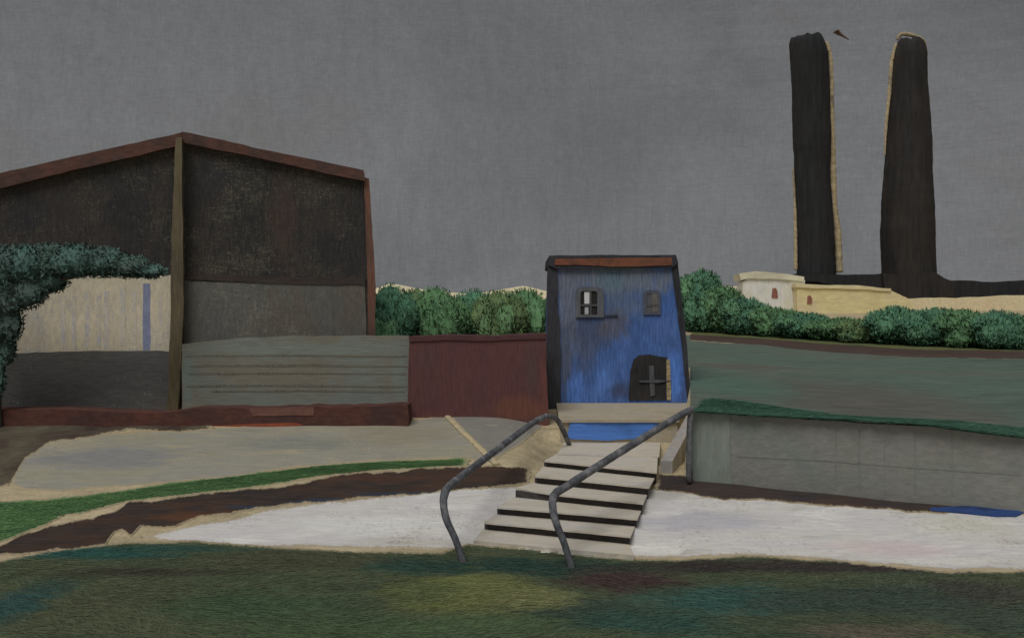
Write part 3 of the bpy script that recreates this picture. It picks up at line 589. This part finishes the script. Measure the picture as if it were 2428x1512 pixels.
# ------------------------------------------------------------------ stairs
rows = [((1122, 1288), (1502, 1324)), ((1148, 1256), (1494, 1292)), ((1178, 1220), (1510, 1249)), ((1222, 1180), (1524, 1212)), ((1268, 1146), (1538, 1174)), ((1290, 1106), (1556, 1134)), ((1320, 1078), (1562, 1084)), ((1342, 1046), (1568, 1046))]
zs = [0.0, .12, .42, .72, 1.02, 1.32, 1.58, 1.64]     # level of the ground in front of each nose
stairs = empty('staircase', G(1320, 1300), 'short flight of pale stone steps with dark gaps crossing the white path', 'staircase')
fronts = []
for (l, r), z in zip(rows, zs):
    fronts.append((P(l[0], l[1], (EYE-z)*F/(l[1]-CY)), P(r[0], r[1], (EYE-z)*F/(r[1]-CY))))
tops = zs[1:]
for i in range(len(rows)-1):
    a, b = fronts[i]; c, d_ = fronts[i+1]; z = tops[i]
    rise = z-zs[i]; th = .2 if i == 0 else min(.06, rise*.9)
    n = 26; wv = wob(n, .06, 70+i, 7); wz = wob(n, .012, 170+i, 7)
    nose = [a+(b-a)*k/(n-1)+np.array([0, -.06-abs(wv[k]), 0]) for k in range(n)]
    if i in (3,):   # one tread swings forward at its left end, as painted
        for k in range(n): nose[k] = nose[k]+np.array([0, .55*max(0, 1-k/9)**1.5, 0])
    bb = [c+(d_-c)*k/(n-1)+np.array([0, .35, 0]) for k in range(n)]
    v = [(p[0], p[1], z+wz[k]) for k, p in enumerate(nose)]+[(p[0], p[1], z) for p in bb]
    v += [(p[0], p[1], p[2]-th) for p in v]
    f = [(k, k+1, n+k+1, n+k) for k in range(n-1)]+[(2*n+k, 3*n+k, 3*n+k+1, 2*n+k+1) for k in range(n-1)]+[(k, 2*n+k, 2*n+k+1, k+1) for k in range(n-1)]+[(n+k, n+k+1, 3*n+k+1, 3*n+k) for k in range(n-1)]
    f += [(0, n, 3*n, 2*n), (n-1, 3*n-1, 4*n-1, 2*n-1)]
    mesh('step', v, f, M_tread, stairs)
    if rise > .15:   # recessed riser under the tread, its dark colour paints the gap's shade
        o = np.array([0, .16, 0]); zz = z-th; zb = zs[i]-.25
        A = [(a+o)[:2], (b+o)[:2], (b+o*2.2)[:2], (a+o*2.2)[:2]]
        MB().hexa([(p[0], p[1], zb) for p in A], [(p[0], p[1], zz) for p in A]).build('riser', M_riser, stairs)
# right cheek wall of the steps
M_cheek = paint('lilac grey cheek wall', [(112, 110, 107), (124, 121, 119), (120, 114, 104)], .50, .7, (1, 1, .5), (7, (1, 1, .2)), .18, fleck=(160, 148, 122), fl=(.62, .74))
ca = P(1566, 0, 39.6); cb = P(1628, 0, 46.0); cw = np.array([.45, -.08, 0])
def q(p, z): return np.array([p[0], p[1], z])
za, zb_ = EYE-(1092-CY)/F*39.6, EYE-(984-CY)/F*46.0
MB().hexa([q(ca, .6), q(cb, 1.0), q(cb+cw, 1.0), q(ca+cw, .6)], [q(ca, za), q(cb, zb_), q(cb+cw, zb_), q(ca+cw, za)]).build('cheek_wall', M_cheek, stairs)

# handrails
M_rail = paint('charcoal iron rail', [(56, 57, 60), (70, 71, 74), (94, 94, 95)], .44, 1.6, (1, 1, .6), (9, (1, .5, .5)), .45, fleck=(128, 124, 114), fl=(.62, .74), flsc=8, rough=.6)
def rail(label, foot, bend, run, post):
    root = empty('handrail', foot, label, 'handrail', 'handrails of the steps')
    v, f = tube([foot-np.array([0, 0, .2]), foot*.6+bend*.4, foot*.2+bend*.8]+run, [.10, .105, .115]+[.13]*len(run), 14, lump=.04, seed=5); mesh('rail', v, f, M_rail, root, smooth=True)
    v, f = tube(post, [.115]*len(post), 12, lump=.05, seed=6); mesh('post', v, f, M_rail, root, smooth=True)
f1 = P(1104, 1334, EYE*F/(1334-CY))
rail('iron handrail left of the steps with its far end curling down', f1, P(1044, 1196, 30.4),
     [P(1054, 1168, 30.9), P(1090, 1132, 32.5), P(1180, 1064, 37.5), P(1262, 1003, 41.5), P(1296, 986, 43)], [P(1296, 986, 43), P(1318, 992, 43.6), P(1334, 1018, 44.1), P(1350, 1056, 44.8)])
f2 = P(1360, 1346, EYE*F/(1346-CY))
rail('iron handrail crossing the right side of the steps to a straight post', f2, P(1304, 1200, 29.9),
     [P(1312, 1176, 30.3), P(1350, 1148, 31), P(1440, 1090, 33), P(1540, 1028, 35), P(1612, 984, 36.7), P(1640, 970, 37.1)],
     [P(1638, 968, 37.1), P(1635, 1010, 37.1), P(1633, 1080, 37.1), P(1633, 1142, 37.1)])

# diagonal pale edging left of the handrail
M_edge = paint('pale edging stone', [(146, 134, 108), (160, 146, 116), (130, 126, 114)], EH, 1.2, (1, 1, 1), (6, (1, 1, 1)), .2)
pts = hits(np.linspace(1056, 1178, 12), np.interp(np.linspace(1056, 1178, 12), [1056, 1090, 1178], [984, 1018, 1102]), .03)
v, f = tube(list(pts), [.16]*12, 8, flat=.5, lump=.12); tag(mesh('edging_stone', v, f, M_edge, base=pts[0], smooth=True), 'pale diagonal edging stone bordering the grey paving left of the handrail', 'edging')

# ------------------------------------------------------------------ right retaining wall
M_conc = paint('grey concrete wall', [(82, 86, 82), (86, 88, 83), (90, 89, 85), (84, 86, 83)], EV, .3, (.5, 1, 1), (6, (.3, 1, 1)), .14, fleck=(126, 124, 112), fl=(.68, .8), bump=.3)
M_conct = paint('greenish concrete', [(84, 90, 85), (90, 95, 89)], EV, .5, (1, 1, .4), (7, (1, 1, .2)), .14)
M_joint = paint('dark joint', [(77, 79, 75), (82, 84, 80)], EV, 2, (1, 1, 1), (8, (1, 1, 1)), .3, fleck=(87, 88, 84), fl=(.42, .52), flsc=5)
ang = math.degrees(math.atan2(wd[1], wd[0])); WP = Plane(1640, 37.5, ang)
wall = empty('wall', WP.at(2000, 1150), 'long grey concrete retaining wall right of the steps with grass along its top', 'wall')
wtop = [(1641, 978), (1800, 988), (2000, 998), (2200, 1010), (2330, 1028), (2900, 1098)]
panel('concrete_face', WP, wtop+[(2900, 1250), (2000, 1180), (1641, 1156)], .8, M_conc, wall, seed=34, jit=.05)
panel('end_pier', WP.out(.03), [(1642, 976), (1730, 981), (1734, 1150), (1642, 1148)], .3, M_conct, wall, seed=35, jit=.05)
for k, x in enumerate((1980, 2036, 2096, 2168, 2256)):
    panel('joint', WP.out(.01), [(x, 1014+k*3), (x+2.5, 1014+k*3), (x+2.5, 1162+k*3), (x, 1162+k*3)], .03, M_joint, wall, seed=80+k, jit=.02)
panel('joint', WP.out(.012), [(1745, 1080), (2000, 1094), (2420, 1124), (2420, 1126.5), (2000, 1096.5), (1745, 1082.5)], .03, M_joint, wall, seed=88, jit=.03)
# grass along the wall top
M_vg = leafmat('dark verge grass', [(44, 68, 56), (50, 76, 64), (54, 80, 66)], (54, 84, 66), e=.52, soft=((0, 0, 0), (0, -.15, 1)))
n = 28000; t = RNG.uniform(0, 1, n); xs_ = 1640+(2480-1640)*t
wt = np.array([WP.at(x, y) for x, y in zip(np.linspace(1640, 2480, 60), np.interp(np.linspace(1640, 2480, 60), *zip(*wtop)))])
bp_ = np.stack([np.interp(xs_, np.linspace(1640, 2480, 60), wt[:, k]) for k in range(3)], 1)
dep = RNG.uniform(-.04, 1, n)
thick = np.interp(xs_, [1640, 1700, 1850, 2000, 2300, 2480], [6.2, 6.2, 4.6, 3.4, 4.6, 3.6])
bp_[:, 0] += wn[0]*dep*thick; bp_[:, 1] += wn[1]*dep*thick; bp_[:, 2] = np.where(dep > .1, terT(bp_[:, 0], bp_[:, 1])+.07, bp_[:, 2]+.02)
bp_[:, 2] += RNG.uniform(0, .05, n)
strokes('grass', bp_, .7, .10, M_vg, 9, .35, kind='stuff')
# blue tarp strip at the far right
M_tarp = paint('blue sheet', [(36, 46, 70), (44, 64, 106), (40, 54, 88)], .62, .8, (.4, 1, 1), GFINE, .2)
px = np.linspace(2205, 2432, 30); u = np.interp(px, [2205, 2300, 2432], [1208, 1200, 1203]); l = np.interp(px, [2205, 2280, 2360, 2410, 2432], [1212, 1218, 1226, 1226, 1214])
tv = []
for k, fz in enumerate((0, .3, .7, 1)):
    h_ = hits(px, u*(1-fz)+l*fz, .05+.06*math.sin(fz*math.pi)); h_[:, 2] += wob(30, .012, 500+k, 5); tv.append(h_)
tv = np.concatenate(tv); tv = np.concatenate([tv, tv-np.array([0, 0, .03])]); tf = []
for o_ in (0, 120):
    tf += [(o_+k*30+i, o_+k*30+i+1, o_+(k+1)*30+i+1, o_+(k+1)*30+i) for k in range(3) for i in range(29)]
for i in range(29): tf += [(i, 120+i, 121+i, i+1), (90+i, 91+i, 211+i, 210+i)]
tag(mesh('tarpaulin', tv, tf, M_tarp, base=tv[0], smooth=False), 'narrow blue sheet lying in the dark gutter at the right edge', 'tarpaulin')

# ------------------------------------------------------------------ cottages, factory, chimneys
M_wh = paint('white limewash', [(150, 148, 134), (172, 168, 150), (182, 178, 162)], EV, .3, (1, 1, 1), (2.5, (1, 1, .3)), .15, fleck=(150, 138, 108), fl=(.62, .74), flsc=2.5)
M_whr = paint('pale roof', [(140, 136, 120), (158, 152, 134)], EV, .3, (.4, 1, 1), (2.5, (.3, 1, 1)), .15)
M_ye = paint('ochre yellow render', [(146, 136, 104), (156, 145, 108), (150, 140, 110), (156, 144, 118)], EV, .15, (1, 1, 1), (2.5, (.3, 1, 1)), .15, fleck=(160, 146, 116), fl=(.60, .72), flsc=2.5)
M_win = paint('red brown shutter', [(92, 62, 54), (104, 70, 60)], EV, .8, (1, 1, .4), (2.5, (1, 1, .3)), .2)
M_fac = paint('soot black brick', [(28, 29, 30), (32, 32, 33), (30, 30, 32)], EV, .12, (1, 1, .3), (2, (1, 1, .12)), .28)
M_facb = paint('soot brown brick', [(30, 30, 30), (34, 32, 31), (37, 35, 33), (31, 31, 32)], EV, .2, (1, 1, .2), (2, (1, 1, .12)), .28)
CP = Plane(1830, 124, -6)
def gz(plane, px): 
    p = plane.at(px, 720); return float(terr(p[0], p[1]))
wh = empty('cottage', (*CP.at(1830, 720)[:2], gz(CP, 1830)), 'small white cottage with one brown window, left of the chimneys', 'cottage')
panel('wall', CP, [(1774, 660), (1840, 660), (1908, 664), (1908, 790), (1760, 790), (1760, 668)], 6, M_wh, wh, seed=50, jit=.12, seg=.5)
panel('roof', CP.out(.25), [(1752, 648), (1790, 643), (1850, 648), (1906, 656), (1906, 667), (1850, 662), (1775, 660), (1756, 664)], 6.5, M_whr, wh, seed=51, jit=.12, seg=.5)
panel('window', CP.out(.1), [(1831, 684), (1838, 682), (1842, 688), (1844, 706), (1829, 706)], .3, M_win, wh, seed=52, jit=.04)
YP = Plane(2000, 121, -4)
ye = empty('cottage', (*YP.at(2000, 730)[:2], gz(YP, 2000)), 'long low ochre yellow cottage with one brown window below the black factory', 'cottage')
panel('wall', YP, [(1890, 676), (1960, 680), (2060, 684), (2110, 688), (2150, 706), (2165, 722), (2165, 800), (1890, 800)], 6, M_ye, ye, seed=53, jit=.15, seg=.5)
panel('window', YP.out(.1), [(1914, 702), (1921, 700), (1925, 708), (1924, 720), (1913, 720)], .3, M_win, ye, seed=54, jit=.04)
panel('roof', YP.out(.2), [(1886, 672), (1960, 676), (2060, 679), (2112, 684), (2112, 690), (2060, 686), (1960, 683), (1886, 681)], 6.3, paint('straw roof', [(150, 138, 110), (160, 148, 118)], EV, .3, (.4, 1, 1), (2.5, (.3, 1, 1)), .15), ye, seed=55, jit=.1, seg=.5)
BWP = Plane(2300, 126, 0)
bw = empty('boundary_wall', (*BWP.at(2300, 740)[:2], gz(BWP, 2300)), 'bare beige wall below the right wing of the factory', 'wall')
panel('render', BWP, [(2150, 708), (2250, 706), (2500, 698), (2500, 800), (2150, 800)], 1.0, paint('bare beige render', [(152, 138, 114), (162, 148, 122)], EV, .2, (1, 1, 1), (2.5, (1, 1, 1)), .14), bw, seed=56, jit=.2, seg=.5)
FPn = Plane(2150, 134, 0)
fac = empty('factory', (*FPn.at(2150, 700)[:2], gz(FPn, 2150)), 'long low soot black factory building under the two chimneys', 'factory')
panel('wing', FPn, [(1892, 648), (1960, 650), (2100, 652), (2100, 688), (2050, 684), (1990, 678), (1940, 668), (1892, 664)], 14, M_fac, fac, seed=57, jit=.16, seg=.5)
panel('engine_house', FPn.out(.6), [(2092, 648), (2216, 645), (2240, 660), (2262, 668), (2262, 704), (2210, 714), (2176, 720), (2140, 700), (2100, 690)], 12, M_facb, fac, seed=58, jit=.2, seg=.5)
panel('wing', FPn, [(2258, 665), (2330, 668), (2500, 662), (2500, 700), (2400, 704), (2330, 710), (2258, 712)], 14, M_fac, fac, seed=59, jit=.22, seg=.5)
def chimney(label, prof, D, mat, seed, strips=()):
    """prof: (y, left x, right x) down the stack; round tapering brick stack"""
    yb = prof[-1][0]; c = P((prof[-1][1]+prof[-1][2])/2, yb, D); gzz = float(terr(c[0], D))
    root = empty('chimney', (c[0], D, gzz), label, 'chimney', 'factory chimneys')
    r = np.random.default_rng(seed); ys_ = np.arange(prof[0][0], prof[-1][0]+1, 7.0); xl = np.interp(ys_, [p[0] for p in prof], [p[1] for p in prof]); xr = np.interp(ys_, [p[0] for p in prof], [p[2] for p in prof])
    xl = xl+wob(len(ys_), 1.8, seed, 5); xr = xr+wob(len(ys_), 1.8, seed+1, 5)
    S = 28; v = []; f = []
    for i, y in enumerate(ys_):
        a = P(xl[i], y, D); b = P(xr[i], y, D); rad = (b[0]-a[0])/2
        for k in range(S):
            th = 2*math.pi*k/S; v.append(((a[0]+b[0])/2+math.cos(th)*rad, D+math.sin(th)*rad, a[2]+(.25*r.uniform(-1, 1) if i == 0 else 0)))
    v += [(p[0], p[1], gzz-.5) for p in v[-S:]]
    nr = len(ys_)+1
    for i in range(nr-1):
        for k in range(S): f.append((i*S+k, i*S+(k+1) % S, (i+1)*S+(k+1) % S, (i+1)*S+k))
    # crown: inner flue wall going down
    ins = [((np.array(v[k])-np.array([np.mean([q_[0] for q_ in v[:S]]), D, 0]))) for k in range(S)]
    cx = np.mean([q_[0] for q_ in v[:S]])
    k0 = len(v); v += [(cx+ins[k][0]*.72, D+ins[k][1]*.72, v[k][2]) for k in range(S)]; v += [(cx+ins[k][0]*.72, D+ins[k][1]*.72, v[k][2]-3) for k in range(S)]
    for k in range(S):
        j = (k+1) % S; f += [(k, k0+k, k0+j, j), (k0+k, k0+S+k, k0+S+j, k0+j)]
    f.append(list(range(k0+S, k0+2*S)))
    mesh('stack', v, f, mat, root, smooth=True)
    for (pts, rr, m, nm) in strips:
        vv, ff = tube([P(x, y, D-.2) for x, y in pts], rr, 8, lump=.12, seed=seed); mesh(nm, vv, ff, m, root, smooth=True)
    return root
M_border = paint('bare pale pipe', [(112, 102, 82), (128, 116, 92), (92, 85, 73)], EV, .5, (1, 1, .4), (3, (1, 1, .8)), .25)  # tubes standing for the bare canvas edge beside each stack
chimney('left black chimney with a pale pipe down its right side', [(90, 1876, 1948), (100, 1872, 1953), (130, 1872, 1962), (180, 1876, 1965), (300, 1880, 1967), (420, 1884, 1968), (540, 1888, 1974), (660, 1890, 1980)], 137, M_fac, 1,
        [([(1958, 100), (1968, 140), (1970, 260), (1973, 400), (1976, 480), (1985, 560), (1989, 646)], [.22, .34, .42, .52, .48, .55, .52], M_border, 'border'), ([(1880, 400), (1885, 520), (1886, 640)], [.12, .22, .3], M_border, 'thin_border')])
chimney('right brown black chimney, the broader one tapering to its top', [(96, 2134, 2180), (104, 2126, 2190), (130, 2118, 2194), (200, 2112, 2196), (320, 2104, 2204), (420, 2096, 2208), (540, 2090, 2212), (660, 2092, 2216)], 137, M_facb, 3,
        [([(2124, 104), (2113, 150), (2108, 220), (2100, 300), (2097, 370)], [.2, .27, .27, .2, .1], M_border, 'border'), ([(2194, 118), (2190, 96), (2160, 84), (2136, 82), (2126, 96)], [.12, .18, .3, .28, .16], M_border, 'top_border')])

# small bird beside the left chimney
M_bird = paint('dark brown feathers', [(62, 48, 42), (76, 58, 48)], EV, 1, (1, 1, 1), (4, (1, 1, 1)), .2)
bd = 90; bc = P(1984, 80, bd); k_ = bd/F
bird = empty('bird', bc, 'small brown bird flying beside the left chimney top', 'bird')
mb = MB(); mb.add(*tube([bc+np.array([-7, 0, 3])*k_, bc+np.array([-4, 0, 3])*k_, bc+np.array([4, .0, 0])*k_, bc+np.array([12, 0, -5])*k_, bc+np.array([28, 0, -15])*k_], [.05, .15, .19, .11, .035], 10))
mb.build('body', M_bird, bird, smooth=True)
for s in (1, -1):
    a = bc+np.array([-3, 0, 2])*k_; b = bc+np.array([6, 0, 0])*k_; t1 = bc+np.array([-7, s*12, 5 if s > 0 else 3])*k_; t2 = bc+np.array([0, s*16, 4])*k_
    u_ = np.array([0, 0, .03]); MB().hexa([a, b, t2, t1], [a+u_, b+u_, t2+u_*.5, t1+u_*.5]).build('wing', M_bird, bird)

# ------------------------------------------------------------------ sky, sun, camera
w = bpy.data.worlds.new('World'); scene.world = w; w.use_nodes = True
nt = w.node_tree; nt.nodes.clear(); N = NT(nt)
sky = N.n('ShaderNodeTexSky', sky_type='NISHITA'); sky.sun_disc = False
EL, AZ = math.radians(58), math.radians(200)       # sun behind and left of the camera, veiled by cloud
sky.sun_elevation = EL; sky.sun_rotation = AZ; sky.dust_density = 4
hs = N.n('ShaderNodeHueSaturation'); hs.inputs['Saturation'].default_value = .15; hs.inputs['Value'].default_value = .25; N.l(sky.outputs[0], hs.inputs['Color'])
tc = N.n('ShaderNodeTexCoord').outputs['Generated']
S0 = 10.0
def skc(c): return tuple(lin(c)*S0)+(1,)
cl = N.noise(tc, 2.6, (1, 1, 1.5), 6, .6, .4)
c = N.ramp(cl, [(.3, skc((100, 101, 102))), (.42, skc((107, 108, 110))), (.52, skc((114, 115, 117))), (.6, skc((111, 111, 112))), (.72, skc((107, 105, 100)))])
sep = N.n('ShaderNodeSeparateXYZ'); N.l(tc, sep.inputs[0])
st1 = N.noise(tc, 60, (1.6, 1.6, .14), 5, .7, .3); st2 = N.noise(tc, 60, (.2, .2, 2.6), 5, .7, .3, off=(4, 1, 2))
pick = N.ramp(N.noise(tc, 2.2, (1, 1, 1), 3, .5, 0, off=(8, 8, 1)), [(.52, g3(0)), (.64, g3(.9))])
stk = N.mix(pick, st1, st2)
c = N.mix(1.0, c, N.ramp(stk, [(.3, g3(.93)), (.5, g3(1.0)), (.7, g3(1.06))]), 'MULTIPLY')
thr = N.noise(tc, 520, (1, 1, .12), 3, .75, 0); thr2 = N.noise(tc, 520, (.2, .2, 1), 3, .75, 0, off=(2, 3, 1))
wv = N.math('MULTIPLY', N.math('ADD', thr, thr2), .5)
c = N.mix(1.0, c, N.ramp(wv, [(.36, g3(.89)), (.5, g3(1)), (.60, g3(1.08)), (.70, g3(1.25))]), 'MULTIPLY')
up = N.ramp(sep.outputs['Z'], [(0, g3(1.06)), (.16, g3(1.02)), (.30, g3(.88)), (1, g3(1.0))])
c = N.mix(1.0, c, up, 'MULTIPLY')
c = N.mix(.9, hs.outputs[0], c)
bg = N.n('ShaderNodeBackground'); bg.inputs['Strength'].default_value = .1; N.l(c, bg.inputs['Color'])
o = N.n('ShaderNodeOutputWorld'); N.l(bg.outputs[0], o.inputs[0])
ld = bpy.data.lights.new('sun', 'SUN'); ld.energy = 1.5; ld.angle = math.radians(32); ld.color = (1, .985, .965)
lo = bpy.data.objects.new('sun', ld); COL.objects.link(lo)
saz = math.radians(25)      # from behind the camera, to its left
d = Vector((math.sin(saz)*math.cos(EL), math.cos(saz)*math.cos(EL), -math.sin(EL)))
lo.rotation_euler = d.to_track_quat('-Z', 'Y').to_euler()
sky.sun_rotation = math.atan2(-d.x, -d.y)
cam = bpy.data.cameras.new('camera'); cam.sensor_width = 36; cam.lens = 36*F/2427; cam.clip_end = 6000; cam.clip_start = .1
co = bpy.data.objects.new('camera', cam); COL.objects.link(co); co.location = (0, 0, EYE); co.rotation_euler = (math.radians(90), 0, 0)
scene.camera = co
scene.view_settings.view_transform = 'Standard'; scene.view_settings.look = 'None'; scene.view_settings.exposure = 0; scene.view_settings.gamma = 1
scene.cycles.max_bounces = 4; scene.cycles.diffuse_bounces = 2
